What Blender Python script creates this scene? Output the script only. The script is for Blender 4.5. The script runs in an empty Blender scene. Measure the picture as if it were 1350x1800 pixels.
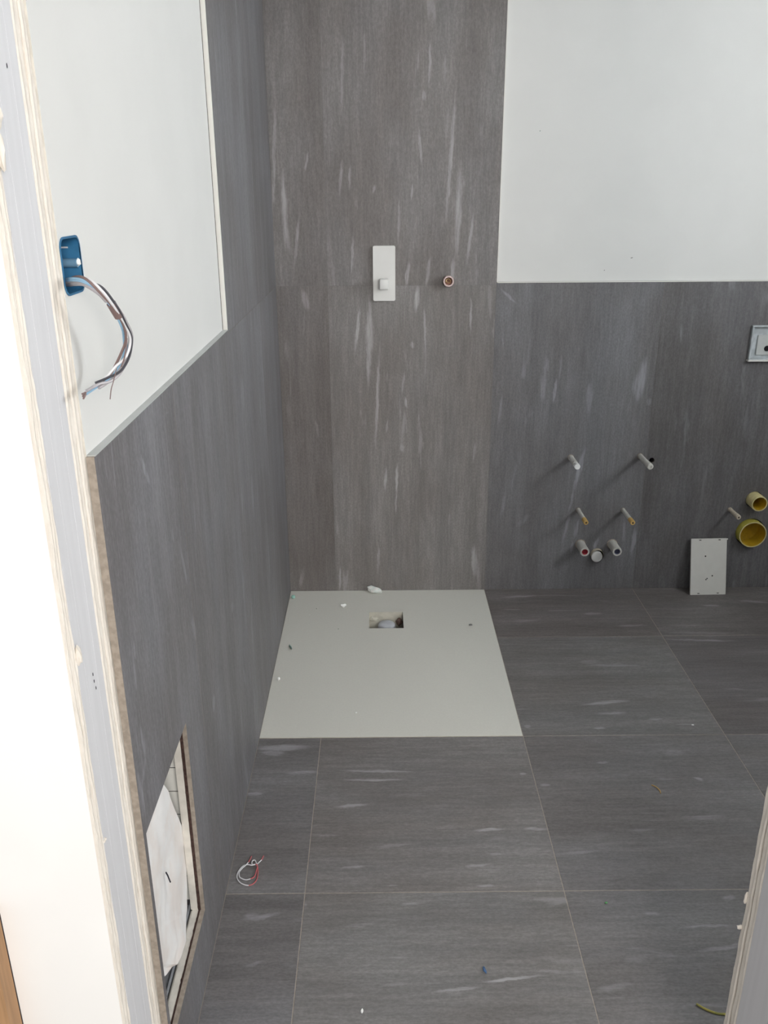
import bpy, bmesh, math, random
from mathutils import Vector, Matrix, noise

# ------------------------------------------------------------------ camera, sky, lamps, exposure
S = bpy.context.scene
COL = S.collection
PITCH, YAW, ROLL = 0.3612, 0.0047, -0.006
_f = Vector((math.sin(YAW)*math.cos(PITCH), math.cos(YAW)*math.cos(PITCH), -math.sin(PITCH)))
_r = Vector((math.cos(YAW), -math.sin(YAW), 0)); _u = _r.cross(_f)
_R = math.cos(ROLL)*_r + math.sin(ROLL)*_u; _U = -math.sin(ROLL)*_r + math.cos(ROLL)*_u
cd = bpy.data.cameras.new('camera'); cam = bpy.data.objects.new('camera', cd); COL.objects.link(cam)
cam.matrix_world = Matrix(((_R.x, _U.x, -_f.x, 0.3643), (_R.y, _U.y, -_f.y, -3.1414), (_R.z, _U.z, -_f.z, 1.5265), (0, 0, 0, 1)))
cd.sensor_fit = 'VERTICAL'; cd.sensor_height = 24.0; cd.lens = 1510.4/1800*24.0
cd.clip_start = 0.02; cd.clip_end = 100
S.camera = cam

w = bpy.data.worlds.new('daylight'); S.world = w; w.use_nodes = True
w.node_tree.nodes['Background'].inputs[0].default_value = (1.0, 1.0, 1.0, 1)
w.node_tree.nodes['Background'].inputs[1].default_value = 0.62

def area(name, loc, target, sx, sy, power, color):
    d = bpy.data.lights.new(name, 'AREA'); d.shape = 'RECTANGLE'; d.size = sx; d.size_y = sy
    d.energy = power; d.color = color
    o = bpy.data.objects.new(name, d); COL.objects.link(o); o.location = loc
    o.rotation_euler = (Vector(target)-Vector(loc)).to_track_quat('-Z', 'Y').to_euler()
    return o
# daylight entering by the bathroom window in the right wall
area('window_daylight', (2.91, -1.40, 1.90), (0.0, -0.70, 1.75), 1.0, 0.86, 49, (0.95, 0.98, 1.0))
# daylight of the hall behind the camera, falling on the partition and in through the doorway
area('hall_daylight', (1.05, -4.7, 1.95), (0.2, -2.2, 1.0), 0.9, 0.9, 69, (1.0, 0.955, 0.91))

S.view_settings.view_transform = 'Standard'; S.view_settings.look = 'None'
S.view_settings.gamma = 1.0; S.view_settings.use_curve_mapping = False
S.view_settings.exposure = -0.05

# ------------------------------------------------------------------ printed light veins on the stone tiles (centre, centre, angle, half length, half width, strength)
BACK_MARKS = [(0.013,1.61,-1.65,0.18,0.0071,0.6),(0.042,1.452,-1.58,0.128,0.0109,0.8),(0.079,1.345,-1.7,0.094,0.0061,0.7),(-0.008,1.245,-1.57,0.045,0.005,0.5),(0.612,1.615,-1.63,0.2,0.0072,0.7),(0.642,1.439,-1.59,0.139,0.0122,0.8),(0.685,1.351,-1.69,0.093,0.0062,0.7),(0.627,1.249,-1.6,0.047,0.0075,0.6),(0.273,1.306,-1.62,0.072,0.0049,0.7),(0.51,1.648,-1.47,0.063,0.0059,0.7),(0.482,1.511,-1.61,0.026,0.0048,0.6),(0.436,1.414,-1.6,0.086,0.0049,0.5),(0.467,1.238,-1.67,0.045,0.0075,0.8),(0.54,1.245,-1.71,0.053,0.0075,0.6),(0.251,1.874,-1.61,0.115,0.0046,0.5),(0.537,1.902,-1.6,0.072,0.0046,0.6),(0.521,1.81,-1.56,0.015,0.0082,0.5),(0.589,1.89,-1.6,0.048,0.0046,0.4),(0.324,1.932,-1.6,0.066,0.0046,0.3),(0.124,1.608,-1.75,0.031,0.0047,0.6),(0.237,1.553,-1.65,0.063,0.006,0.5),(0.27,1.562,-1.64,0.042,0.0048,0.5),(0.35,1.521,-1.79,0.016,0.0048,0.7),(0.287,1.047,-1.69,0.079,0.0064,0.9),(0.328,1.001,-1.6,0.166,0.0103,0.8),(0.331,1.023,-1.58,0.071,0.0166,0.6),(0.357,0.789,-1.62,0.199,0.0066,0.7),(0.501,1.151,-1.66,0.049,0.0088,0.9),(0.531,1.042,-1.53,0.094,0.0051,0.6),(0.486,0.99,-1.56,0.014,0.0077,0.7),(0.453,0.851,-1.68,0.043,0.0052,0.5),(0.463,0.777,-1.41,0.023,0.0066,0.7),(0.696,1.088,-1.56,0.07,0.0051,0.8),(0.449,0.599,-1.51,0.019,0.0094,0.6),(0.386,0.478,-1.63,0.05,0.0054,0.8),(0.429,0.476,-1.59,0.062,0.0054,0.8),(0.426,0.381,-1.57,0.047,0.0041,0.6),(0.103,1.149,-1.36,0.039,0.0127,0.7),(0.094,1.066,-1.66,0.047,0.0051,0.4),(0.129,0.674,-1.44,0.039,0.0053,0.5),(0.2,0.055,-1.62,0.055,0.0057,0.9),(0.046,0.061,-1.79,0.044,0.0085,0.6),(0.739,0.127,-1.5,0.069,0.0127,0.7),(0.356,0.136,-1.6,0.068,0.0056,0.6),(0.391,0.683,-1.72,0.026,0.0053,0.5),(0.724,0.58,-1.64,0.039,0.0054,0.4),(1.335,0.852,-1.67,0.09,0.0199,0.75),(1.317,0.834,-1.53,0.043,0.0157,0.5),(1.016,0.817,-1.67,0.046,0.0066,0.8),(0.829,1.16,-0.71,0.039,0.0049,0.6),(0.983,0.914,-1.46,0.027,0.0052,0.5),(1.13,0.504,-1.74,0.094,0.0097,0.9),(1.109,0.379,-1.72,0.052,0.0056,0.5),(1.138,0.262,-1.71,0.042,0.0085,0.6),(1.097,0.268,-1.73,0.063,0.0071,0.5),(1.221,0.198,-1.85,0.029,0.0073,0.9),(1.368,0.205,-1.62,0.063,0.0099,0.6),(1.124,0.18,-1.66,0.024,0.0057,0.6),(1.462,1.026,-1.49,0.035,0.0051,0.5),(0.815,1.01,-1.53,0.035,0.0038,0.4),(1.371,0.772,-1.55,0.015,0.0106,0.4),(0.843,0.359,-1.71,0.055,0.0084,0.3),(0.926,0.299,-2.3,0.037,0.0118,0.25)]
FLOOR_MARKS = [(0.076,-1.039,0.04,0.081,0.0153,0.9),(0.049,-1.062,-0.09,0.038,0.0147,0.7),(0.351,-1.15,-0.03,0.103,0.0062,0.8),(0.342,-1.188,-0.01,0.084,0.006,0.9),(0.141,-1.153,0.05,0.046,0.0078,0.7),(0.02,-1.24,0.13,0.027,0.0073,0.7),(0.635,-1.389,0.05,0.038,0.0063,0.9),(0.753,-1.387,-0.01,0.032,0.0064,0.7),(0.284,-1.293,0.08,0.041,0.0069,0.8),(0.602,-1.575,0.07,0.024,0.0043,0.7),(0.091,-1.66,0.21,0.045,0.0071,0.8),(0.069,-1.658,0.14,0.018,0.0122,0.5),(1.083,-1.697,0.03,0.06,0.0038,0.6),(1.1,-1.753,0.16,0.08,0.006,0.5),(0.625,-1.828,0.1,0.073,0.0041,0.9),(0.513,-1.851,0.1,0.049,0.0041,0.7),(0.593,-1.51,0.05,0.032,0.0046,0.5),(0.292,-1.512,0.05,0.031,0.0046,0.6),(0.386,-1.572,0.12,0.015,0.0032,0.5),(1.073,-0.819,0.13,0.078,0.0095,0.9),(1.076,-0.878,0.02,0.051,0.0076,0.9),(0.803,-0.944,0.27,0.012,0.0085,0.8),(1.019,-0.955,0.07,0.019,0.0071,0.9),(1.512,-0.428,-0.07,0.139,0.0078,0.9),(1.532,-0.373,-0.04,0.125,0.0107,0.5),(1.175,-0.215,0.05,0.041,0.0114,0.7),(0.915,-0.064,0.1,0.073,0.0093,0.8),(1.296,-0.313,0.02,0.064,0.0081,0.8),(1.206,-1.078,0.08,0.033,0.0144,0.4),(0.988,-1.121,0.06,0.021,0.0047,0.9),(1.234,-1.194,-0.46,0.016,0.0065,0.8),(1.647,-0.156,-0.09,0.037,0.0092,0.8),(1.823,-0.125,-0.16,0.059,0.0096,0.8),(0.809,-1.217,0.07,0.016,0.0058,0.8),(0.755,-1.168,0.11,0.011,0.006,0.7),(1.202,-0.913,0.05,0.025,0.0055,0.8),(1.081,-0.571,0.04,0.04,0.0139,0.4),(0.188,-1.627,-2.66,0.004,0.0041,0.3),(0.309,-1.684,0.11,0.044,0.0058,0.3),(0.424,-1.627,0.05,0.03,0.0041,0.4),(0.834,-1.849,0.17,0.042,0.0079,0.4),(0.965,-1.662,-0.14,0.021,0.0062,0.5),(1.155,-1.618,0.22,0.017,0.0085,0.5),(0.09,-1.785,0.38,0.021,0.0054,0.4),(0.855,-1.469,0.12,0.042,0.0058,0.4),(1.023,-1.394,0.06,0.034,0.005,0.4),(0.231,-1.404,0.06,0.033,0.0038,0.5),(0.389,-1.442,0.13,0.049,0.0061,0.35)]
LEFT_MARKS = [(-1.865,1.114,-1.03,0.035,0.007,0.8),(-1.686,0.873,-1.27,0.05,0.0087,0.7),(-1.654,0.726,-1.23,0.035,0.0131,0.6),(-2.024,0.89,-1.6,0.015,0.0049,0.7),(-2.037,0.738,-1.47,0.035,0.0076,0.7),(-2.05,0.694,-2.42,0.024,0.008,0.6),(-2.073,0.654,-1.84,0.031,0.0056,0.4),(-0.886,1.012,-1.47,0.056,0.0283,0.4),(-1.151,0.305,-1.2,0.039,0.0149,0.5),(-0.826,0.704,-1.59,0.066,0.0194,0.5),(-1.543,0.483,-1.79,0.021,0.015,0.6),(-1.254,0.567,-1.34,0.016,0.0155,0.6),(-1.918,0.564,-0.67,0.005,0.0025,0.1),(-1.971,0.689,-1.62,0.006,0.0038,0.1),(-2.057,0.789,-1.29,0.011,0.0037,0.3),(-1.742,0.958,-1.27,0.015,0.0061,0.4),(-1.477,0.882,-1.38,0.024,0.0092,0.2)]

# ------------------------------------------------------------------ materials
def new_mat(name):
    m = bpy.data.materials.new(name); m.use_nodes = True
    nt = m.node_tree; b = nt.nodes['Principled BSDF']
    return m, nt, b
def N(nt, kind, **kw):
    n = nt.nodes.new(kind)
    for k, v in kw.items():
        if k.startswith('i_'):
            n.inputs[int(k[2:])].default_value = v
        else: setattr(n, k, v)
    return n
def mixc(nt, fac, a, b, mode='MIX'):
    n = nt.nodes.new('ShaderNodeMix'); n.data_type = 'RGBA'; n.blend_type = mode
    for s, v in ((0, fac), (6, a), (7, b)):
        if isinstance(v, (int, float, tuple)): n.inputs[s].default_value = v if not isinstance(v, tuple) else (*v, 1)
        else: nt.links.new(v, n.inputs[s])
    return n.outputs[2]
def math_(nt, op, a, b=None):
    n = nt.nodes.new('ShaderNodeMath'); n.operation = op
    for s, v in ((0, a), (1, b)):
        if v is None: continue
        if isinstance(v, (int, float)): n.inputs[s].default_value = v
        else: nt.links.new(v, n.inputs[s])
    return n.outputs[0]
def ramp(nt, val, lo, hi, smooth=True):
    n = nt.nodes.new('ShaderNodeMapRange'); n.interpolation_type = 'SMOOTHSTEP' if smooth else 'LINEAR'
    nt.links.new(val, n.inputs[0]); n.inputs[1].default_value = lo; n.inputs[2].default_value = hi
    return n.outputs[0]

def plain(name, color, rough=0.5, metal=0.0, var=0.06, scale=30.0, bump=0.0, spec=0.4, stretch=(1, 1, 1), second=None):
    m, nt, b = new_mat(name)
    g = N(nt, 'ShaderNodeNewGeometry')
    mp = N(nt, 'ShaderNodeMapping'); nt.links.new(g.outputs['Position'], mp.inputs[0]); mp.inputs[3].default_value = stretch
    n = N(nt, 'ShaderNodeTexNoise'); n.inputs['Scale'].default_value = scale; n.inputs['Detail'].default_value = 4
    nt.links.new(mp.outputs[0], n.inputs['Vector'])
    dark = second or tuple(c*(1-var*2.0) for c in color)
    f = ramp(nt, n.outputs[0], 0.35, 0.65)
    nt.links.new(mixc(nt, f, dark, color), b.inputs['Base Color'])
    b.inputs['Roughness'].default_value = rough; b.inputs['Metallic'].default_value = metal
    b.inputs['Specular IOR Level'].default_value = spec
    if bump:
        bp = N(nt, 'ShaderNodeBump'); bp.inputs['Strength'].default_value = bump; bp.inputs['Distance'].default_value = 0.002
        nt.links.new(n.outputs[0], bp.inputs['Height']); nt.links.new(bp.outputs[0], b.inputs['Normal'])
    return m

def stone(name, plane, marks, vein=(0.50, 0.50, 0.52)):
    """dark grey stone-look porcelain; grain runs along Z on walls and along X on the floor"""
    m, nt, b = new_mat(name)
    L = nt.links.new
    g = N(nt, 'ShaderNodeNewGeometry'); oi = N(nt, 'ShaderNodeObjectInfo')
    rnd = N(nt, 'ShaderNodeVectorMath', operation='SCALE'); rnd.inputs[0].default_value = (17.0, 31.0, 23.0)
    L(oi.outputs['Random'], rnd.inputs['Scale'])
    add = N(nt, 'ShaderNodeVectorMath', operation='ADD'); L(g.outputs['Position'], add.inputs[0]); L(rnd.outputs[0], add.inputs[1])
    def noise_(st, scale, detail=4, rough=0.55, dist=0.0):
        mp = N(nt, 'ShaderNodeMapping'); L(add.outputs[0], mp.inputs[0])
        a, c = st
        mp.inputs[3].default_value = (a, a, c) if plane != 'floor' else (c, a, a)
        n = N(nt, 'ShaderNodeTexNoise'); L(mp.outputs[0], n.inputs['Vector'])
        n.inputs['Scale'].default_value = scale; n.inputs['Detail'].default_value = detail
        n.inputs['Roughness'].default_value = rough; n.inputs['Distortion'].default_value = dist
        return n.outputs[0]
    cloud = noise_((1, .45), 5.0, 3)
    grain = noise_((1, .09), 120.0, 5, .7)
    band = noise_((1, .06), 16.0, 3, .6, .3)
    speck = noise_((1, .5), 230.0, 3, .7)
    fleck = noise_((1, .14), 34.0, 3, .5, .4)
    fleck_zone = noise_((1, .4), 4.0, 2)
    c = mixc(nt, ramp(nt, cloud, .33, .68), (0.181, 0.172, 0.166), (0.214, 0.210, 0.210))
    c = mixc(nt, ramp(nt, band, .36, .66), mixc(nt, 1.0, c, (0.90, 0.90, 0.90), 'MULTIPLY'), mixc(nt, 1.0, c, (1.07, 1.07, 1.07), 'MULTIPLY'))
    c = mixc(nt, ramp(nt, grain, .34, .70), mixc(nt, 1.0, c, (0.88, 0.88, 0.885), 'MULTIPLY'), mixc(nt, 1.0, c, (1.10, 1.10, 1.10), 'MULTIPLY'))
    c = mixc(nt, ramp(nt, speck, .32, .70), mixc(nt, 1.0, c, (0.86, 0.855, 0.85), 'MULTIPLY'), mixc(nt, 1.0, c, (1.11, 1.11, 1.12), 'MULTIPLY'))
    ff = math_(nt, 'MULTIPLY', ramp(nt, fleck, .61, .73), math_(nt, 'MULTIPLY', ramp(nt, fleck_zone, .42, .62), 0.26))
    c = mixc(nt, ff, c, vein)
    # the longer printed veins, each with its own place, tilt and size
    wn = N(nt, 'ShaderNodeTexNoise'); wn.inputs['Scale'].default_value = 28; wn.inputs['Detail'].default_value = 3
    L(g.outputs['Position'], wn.inputs['Vector'])
    ws = N(nt, 'ShaderNodeVectorMath', operation='MULTIPLY_ADD'); L(wn.outputs['Color'], ws.inputs[0])
    ws.inputs[1].default_value = (.012, .012, .012); ws.inputs[2].default_value = (-.006, -.006, -.006)
    wp = N(nt, 'ShaderNodeVectorMath', operation='ADD'); L(g.outputs['Position'], wp.inputs[0]); L(ws.outputs[0], wp.inputs[1])
    acc = None
    for (u, v, ang, hl, hw, st) in marks:
        mp = N(nt, 'ShaderNodeMapping', vector_type='TEXTURE'); L(wp.outputs[0], mp.inputs[0])
        if plane == 'back': loc, rot, sc = (u, 0, v), (0, -ang, 0), (hl, 9, hw)
        elif plane == 'left': loc, rot, sc = (0, u, v), (ang, 0, 0), (9, hl, hw)
        else: loc, rot, sc = (u, v, 0), (0, 0, ang), (hl, hw, 9)
        mp.inputs[1].default_value = loc; mp.inputs[2].default_value = rot; mp.inputs[3].default_value = sc
        ln = N(nt, 'ShaderNodeVectorMath', operation='LENGTH'); L(mp.outputs[0], ln.inputs[0])
        r = N(nt, 'ShaderNodeMapRange', interpolation_type='SMOOTHSTEP'); L(ln.outputs['Value'], r.inputs[0])
        r.inputs[1].default_value = 0.45; r.inputs[2].default_value = 1.2; r.inputs[3].default_value = st; r.inputs[4].default_value = 0
        acc = r.outputs[0] if acc is None else math_(nt, 'MAXIMUM', acc, r.outputs[0])
    wear = math_(nt, 'ADD', math_(nt, 'MULTIPLY', ramp(nt, grain, .30, .62), .55), .35)
    c = mixc(nt, math_(nt, 'MULTIPLY', math_(nt, 'MULTIPLY', acc, wear), MARK_GAIN[plane]), c, vein)
    c = mixc(nt, 1.0, c, oi.outputs['Color'], 'MULTIPLY')
    L(c, b.inputs['Base Color'])
    b.inputs['Roughness'].default_value = 0.55; b.inputs['Specular IOR Level'].default_value = 0.35
    bp = N(nt, 'ShaderNodeBump'); bp.inputs['Strength'].default_value = .18; bp.inputs['Distance'].default_value = .0006
    L(grain, bp.inputs['Height']); L(bp.outputs[0], b.inputs['Normal'])
    return m
MARK_GAIN = {'back': .70, 'left': .45, 'floor': .66}

M = {}
M['stone_back'] = stone('stone_back', 'back', BACK_MARKS)
M['stone_left'] = stone('stone_left', 'left', LEFT_MARKS)
M['stone_floor'] = stone('stone_floor', 'floor', FLOOR_MARKS)
M['tile_body'] = plain('tile_body', (0.36, 0.31, 0.26), .9, scale=90, var=.12, bump=.3)
M['grout_wall'] = plain('grout_wall', (0.175, 0.168, 0.165), .9)
M['grout_floor'] = plain('grout_floor', (0.34, 0.30, 0.26), .9, scale=60, var=.1)
M['paint'] = plain('white_paint', (0.735, 0.735, 0.715), .75, var=.012, scale=5, spec=.25)
M['paint_ceiling'] = plain('ceiling_paint', (0.55, 0.55, 0.54), .8, var=.03, scale=5)
M['paint_hall'] = plain('hall_paint', (0.92, 0.915, 0.90), .8, var=.02, scale=4, spec=.2)
M['trim'] = plain('trim_white', (0.74, 0.73, 0.69), .45, var=.02)
M['trim_grey'] = plain('trim_matt', (0.50, 0.52, 0.51), .5, var=.03)
M['gap'] = plain('dark_gap', (0.05, 0.045, 0.04), .9)
M['gypsum'] = plain('gypsum_edge', (0.78, 0.73, 0.66), .95, var=.12, scale=110, bump=.7, stretch=(1, 1, .5), second=(0.735, 0.68, 0.61))
M['gypsum_dark'] = plain('gypsum_brown', (0.42, 0.33, 0.26), .95, var=.2, scale=160, bump=.8)
M['stud'] = plain('stud_pale', (0.70, 0.70, 0.72), .5, var=.02, scale=14, stretch=(1, 6, .3), spec=.4)
M['ink'] = plain('ink', (0.02, 0.02, 0.03), .7)
M['tray'] = plain('tray_resin', (0.66, 0.655, 0.60), .55, var=.015, scale=180, bump=.12)
M['recess'] = plain('drain_recess', (0.60, 0.58, 0.50), .7, var=.08, scale=40)
M['recess_brown'] = plain('drain_brown', (0.20, 0.13, 0.11), .7, var=.15, scale=60)
M['cap_plastic'] = plain('cap_plastic', (0.52, 0.54, 0.58), .35, var=.05, scale=60)
M['white_plastic'] = plain('white_plastic', (0.72, 0.72, 0.70), .35, var=.01)
M['knob'] = plain('knob_plastic', (0.74, 0.745, 0.73), .35, var=.01)
M['copper'] = plain('copper', (0.52, 0.30, 0.25), .35, .55, var=.15, scale=140)
M['copper_pale'] = plain('worn_copper', (0.66, 0.52, 0.50), .4, .25, var=.1, scale=200)
M['copper_dark'] = plain('copper_dark', (0.16, 0.07, 0.045), .4, .5)
M['brass'] = plain('brass', (0.62, 0.45, 0.25), .35, .6)
M['pvc'] = plain('pvc_white', (0.60, 0.59, 0.55), .45, var=.06, scale=90, stretch=(1, .3, 1))
M['pvc_sleeve'] = plain('pvc_sleeve', (0.62, 0.55, 0.44), .5, var=.12, scale=150)
M['ochre_plug'] = plain('ochre_plug', (0.58, 0.38, 0.13), .5)
M['red_plug'] = plain('red_plug', (0.42, 0.05, 0.07), .4)
M['blue_plug'] = plain('blue_plug', (0.16, 0.17, 0.26), .4)
M['black'] = plain('black', (0.008, 0.008, 0.01), .8)
M['yellow_rim'] = plain('yellow_rim', (0.66, 0.58, 0.30), .45, var=.08, scale=70)
M['yellow_out'] = plain('yellow_outer', (0.45, 0.40, 0.07), .4, var=.08, scale=50)
M['yellow_in'] = plain('yellow_inner', (0.50, 0.32, 0.02), .35, var=.08, scale=50)
M['rust'] = plain('mortar_brown', (0.16, 0.12, 0.09), .95, var=.2, scale=90, bump=.6)
M['cover'] = plain('cover_sheet', (0.68, 0.67, 0.63), .4, var=.015)
M['cistern'] = plain('cistern_plastic', (0.52, 0.56, 0.58), .5, var=.12, scale=45)
M['paper'] = plain('white_sheet', (0.90, 0.89, 0.88), .7, var=.025, scale=16, second=(0.86, 0.81, 0.775))
M['block'] = plain('pale_block', (0.86, 0.86, 0.81), .7, var=.04, scale=25)
M['board'] = plain('board_cream', (0.72, 0.69, 0.63), .85, var=.07, scale=45, bump=.2)
M['zinc'] = plain('zinc', (0.50, 0.53, 0.57), .4, .35, var=.05)
M['glue'] = plain('glue_dark', (0.075, 0.042, 0.035), .95, var=.25, scale=140, bump=.8)
M['cavity'] = plain('cavity', (0.06, 0.055, 0.06), .9)
M['blue_box'] = plain('blue_box', (0.035, 0.16, 0.31), .4, var=.10, scale=40)
M['blue_light'] = plain('blue_box_light', (0.16, 0.30, 0.43), .4)
M['w_blue'] = plain('wire_blue', (0.30, 0.50, 0.68), .35)
M['w_grey'] = plain('wire_grey', (0.42, 0.40, 0.42), .35)
M['w_black'] = plain('wire_black', (0.06, 0.06, 0.07), .35)
M['w_brown'] = plain('wire_brown', (0.22, 0.15, 0.14), .4)
M['w_white'] = plain('wire_white', (0.72, 0.72, 0.74), .35)
M['w_red'] = plain('wire_red', (0.52, 0.13, 0.14), .35)
M['w_yg'] = plain('wire_yellow_green', (0.40, 0.34, 0.07), .4, second=(0.24, 0.24, 0.06), scale=60)
M['plaster_chunk'] = plain('plaster_chunk', (0.88, 0.88, 0.86), .9, bump=.8, scale=70, second=(0.74, 0.82, 0.79))
M['mint'] = plain('mint_foam', (0.33, 0.58, 0.50), .9, bump=.5, scale=80)
M['grey_green'] = plain('green_grey', (0.17, 0.26, 0.23), .8, scale=120)
M['white_bit'] = plain('white_bit', (0.92, 0.94, 0.92), .8)
M['grey_bit'] = plain('grey_bit', (0.20, 0.20, 0.19), .8)
M['blue_bit'] = plain('blue_bit', (0.06, 0.13, 0.27), .5)
M['green_bit'] = plain('green_bit', (0.08, 0.30, 0.09), .5)
M['orange_bit'] = plain('orange_bit', (0.52, 0.33, 0.12), .5)
M['wood'] = plain('ochre_board', (0.45, 0.26, 0.13), .6, var=.1, scale=20, stretch=(4, 4, .4))
M['concrete'] = plain('hall_screed', (0.42, 0.40, 0.37), .9, scale=12)
M['glass_frame'] = plain('window_frame', (0.8, 0.8, 0.8), .4)

def glass():
    m, nt, b = new_mat('window_glass')
    b.inputs['Base Color'].default_value = (0.95, 0.98, 1, 1); b.inputs['Roughness'].default_value = 0.02
    b.inputs['Transmission Weight'].default_value = 1.0; b.inputs['IOR'].default_value = 1.02
    return m
M['glass'] = glass()

# ------------------------------------------------------------------ helpers
def bm_obj(name, bm, mats, parent=None, smooth=False, origin=None):
    bmesh.ops.recalc_face_normals(bm, faces=bm.faces)
    me = bpy.data.meshes.new(name)
    if origin is not None: bmesh.ops.translate(bm, verts=bm.verts, vec=-Vector(origin))
    bm.to_mesh(me); bm.free()
    for m in (mats if isinstance(mats, (list, tuple)) else [mats]): me.materials.append(M[m])
    if smooth:
        for p in me.polygons: p.use_smooth = True
        me.set_sharp_from_angle(angle=math.radians(38))
    o = bpy.data.objects.new(name, me); COL.objects.link(o)
    if origin is not None: o.location = Vector(origin)
    if parent is not None:
        o.parent = parent
        if origin is not None: o.location = Vector(origin) - parent.location
        else: o.location = -parent.location
    return o
def tag(o, label, cat, group=None, kind=None):
    o['label'] = label; o['category'] = cat
    if group: o['group'] = group
    if kind: o['kind'] = kind
    return o
def empty(name, loc, label, cat, group=None, kind=None):
    o = bpy.data.objects.new(name, None); COL.objects.link(o); o.location = loc; o.empty_display_size = .05
    return tag(o, label, cat, group, kind)
def add_box(bm, lo, hi, bev=0.0, seg=1, mi=0):
    vs = [bm.verts.new((x, y, z)) for x in (lo[0], hi[0]) for y in (lo[1], hi[1]) for z in (lo[2], hi[2])]
    idx = [(0, 1, 3, 2), (4, 6, 7, 5), (0, 4, 5, 1), (2, 3, 7, 6), (0, 2, 6, 4), (1, 5, 7, 3)]
    fs = [bm.faces.new([vs[i] for i in f]) for f in idx]
    for f in fs: f.material_index = mi
    if bev:
        es = list({e for f in fs for e in f.edges})
        r = bmesh.ops.bevel(bm, geom=es, offset=bev, segments=seg, affect='EDGES', profile=.5)
        for f in r['faces']: f.material_index = mi
def box(name, lo, hi, mat, parent=None, bev=0.0, seg=1):
    bm = bmesh.new(); add_box(bm, lo, hi, bev, seg)
    return bm_obj(name, bm, mat, parent, smooth=seg > 1)
def plate(name, outline, holes, mapf, w0, w1, mats, parent=None, origin=None, bevel=0.0):
    """flat slab cut to an outline with holes, given thickness; front at w1 uses material 0, cut sides material 1"""
    bm = bmesh.new()
    for loop in [outline]+list(holes):
        vs = [bm.verts.new((u, v, 0)) for u, v in loop]
        for i in range(len(vs)): bm.edges.new((vs[i], vs[(i+1) % len(vs)]))
    bmesh.ops.triangle_fill(bm, use_beauty=True, use_dissolve=True, edges=list(bm.edges))
    base = list(bm.faces)
    r = bmesh.ops.extrude_face_region(bm, geom=base)
    nv = [e for e in r['geom'] if isinstance(e, bmesh.types.BMVert)]
    nf = {e for e in r['geom'] if isinstance(e, bmesh.types.BMFace)}
    for v in nv: v.co.z = 1.0
    two = isinstance(mats, (list, tuple)) and len(mats) > 1
    if bevel and not holes:
        pass
    for f in bm.faces:
        zs = [v.co.z for v in f.verts]
        side = max(zs)-min(zs) > .5
        f.material_index = 1 if (side and two) else 0
    for v in bm.verts:
        v.co = Vector(mapf(v.co.x, v.co.y, w0+(w1-w0)*v.co.z))
    return bm_obj(name, bm, mats, parent, origin=origin)
mBack = lambda u, v, w: (u, w, v)       # u = X, v = Z, w = Y
mSide = lambda u, v, w: (w, u, v)       # u = Y, v = Z, w = X
mFloor = lambda u, v, w: (u, v, w)
def rect(a, b, c, d): return [(a, b), (c, b), (c, d), (a, d)]
def rrect(x0, z0, x1, z1, r, n=6):
    o = []
    for cx, cz, a0 in ((x1-r, z1-r, 0), (x0+r, z1-r, 90), (x0+r, z0+r, 180), (x1-r, z0+r, 270)):
        for i in range(n+1):
            t = math.radians(a0+90*i/n); o.append((cx+r*math.cos(t), cz+r*math.sin(t)))
    return o
def circ(x, y, r, n=24, r2=None): return [(x+r*math.cos(2*math.pi*i/n), y+(r2 or r)*math.sin(2*math.pi*i/n)) for i in range(n)]

def lathe(name, prof, mats, parent, loc, axis=(0, -1, 0), n=28, mi=None, origin=True):
    """revolve (radius, height) pairs about an axis from loc"""
    bm = bmesh.new(); q = Vector((0, 0, 1)).rotation_difference(Vector(axis)); rings = []
    for r, h in prof:
        if r < 1e-6: rings.append([bm.verts.new((0, 0, h))])
        else: rings.append([bm.verts.new((r*math.cos(2*math.pi*i/n), r*math.sin(2*math.pi*i/n), h)) for i in range(n)])
    for k in range(len(rings)-1):
        A, B = rings[k], rings[k+1]
        for i in range(n):
            j = (i+1) % n
            if len(A) == 1 and len(B) == 1: continue
            if len(A) == 1: f = bm.faces.new((A[0], B[i], B[j]))
            elif len(B) == 1: f = bm.faces.new((A[i], A[j], B[0]))
            else: f = bm.faces.new((A[i], A[j], B[j], B[i]))
            if mi: f.material_index = mi[k]
    for v in bm.verts: v.co = q @ v.co + Vector(loc)
    return bm_obj(name, bm, mats, parent, smooth=True)

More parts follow.
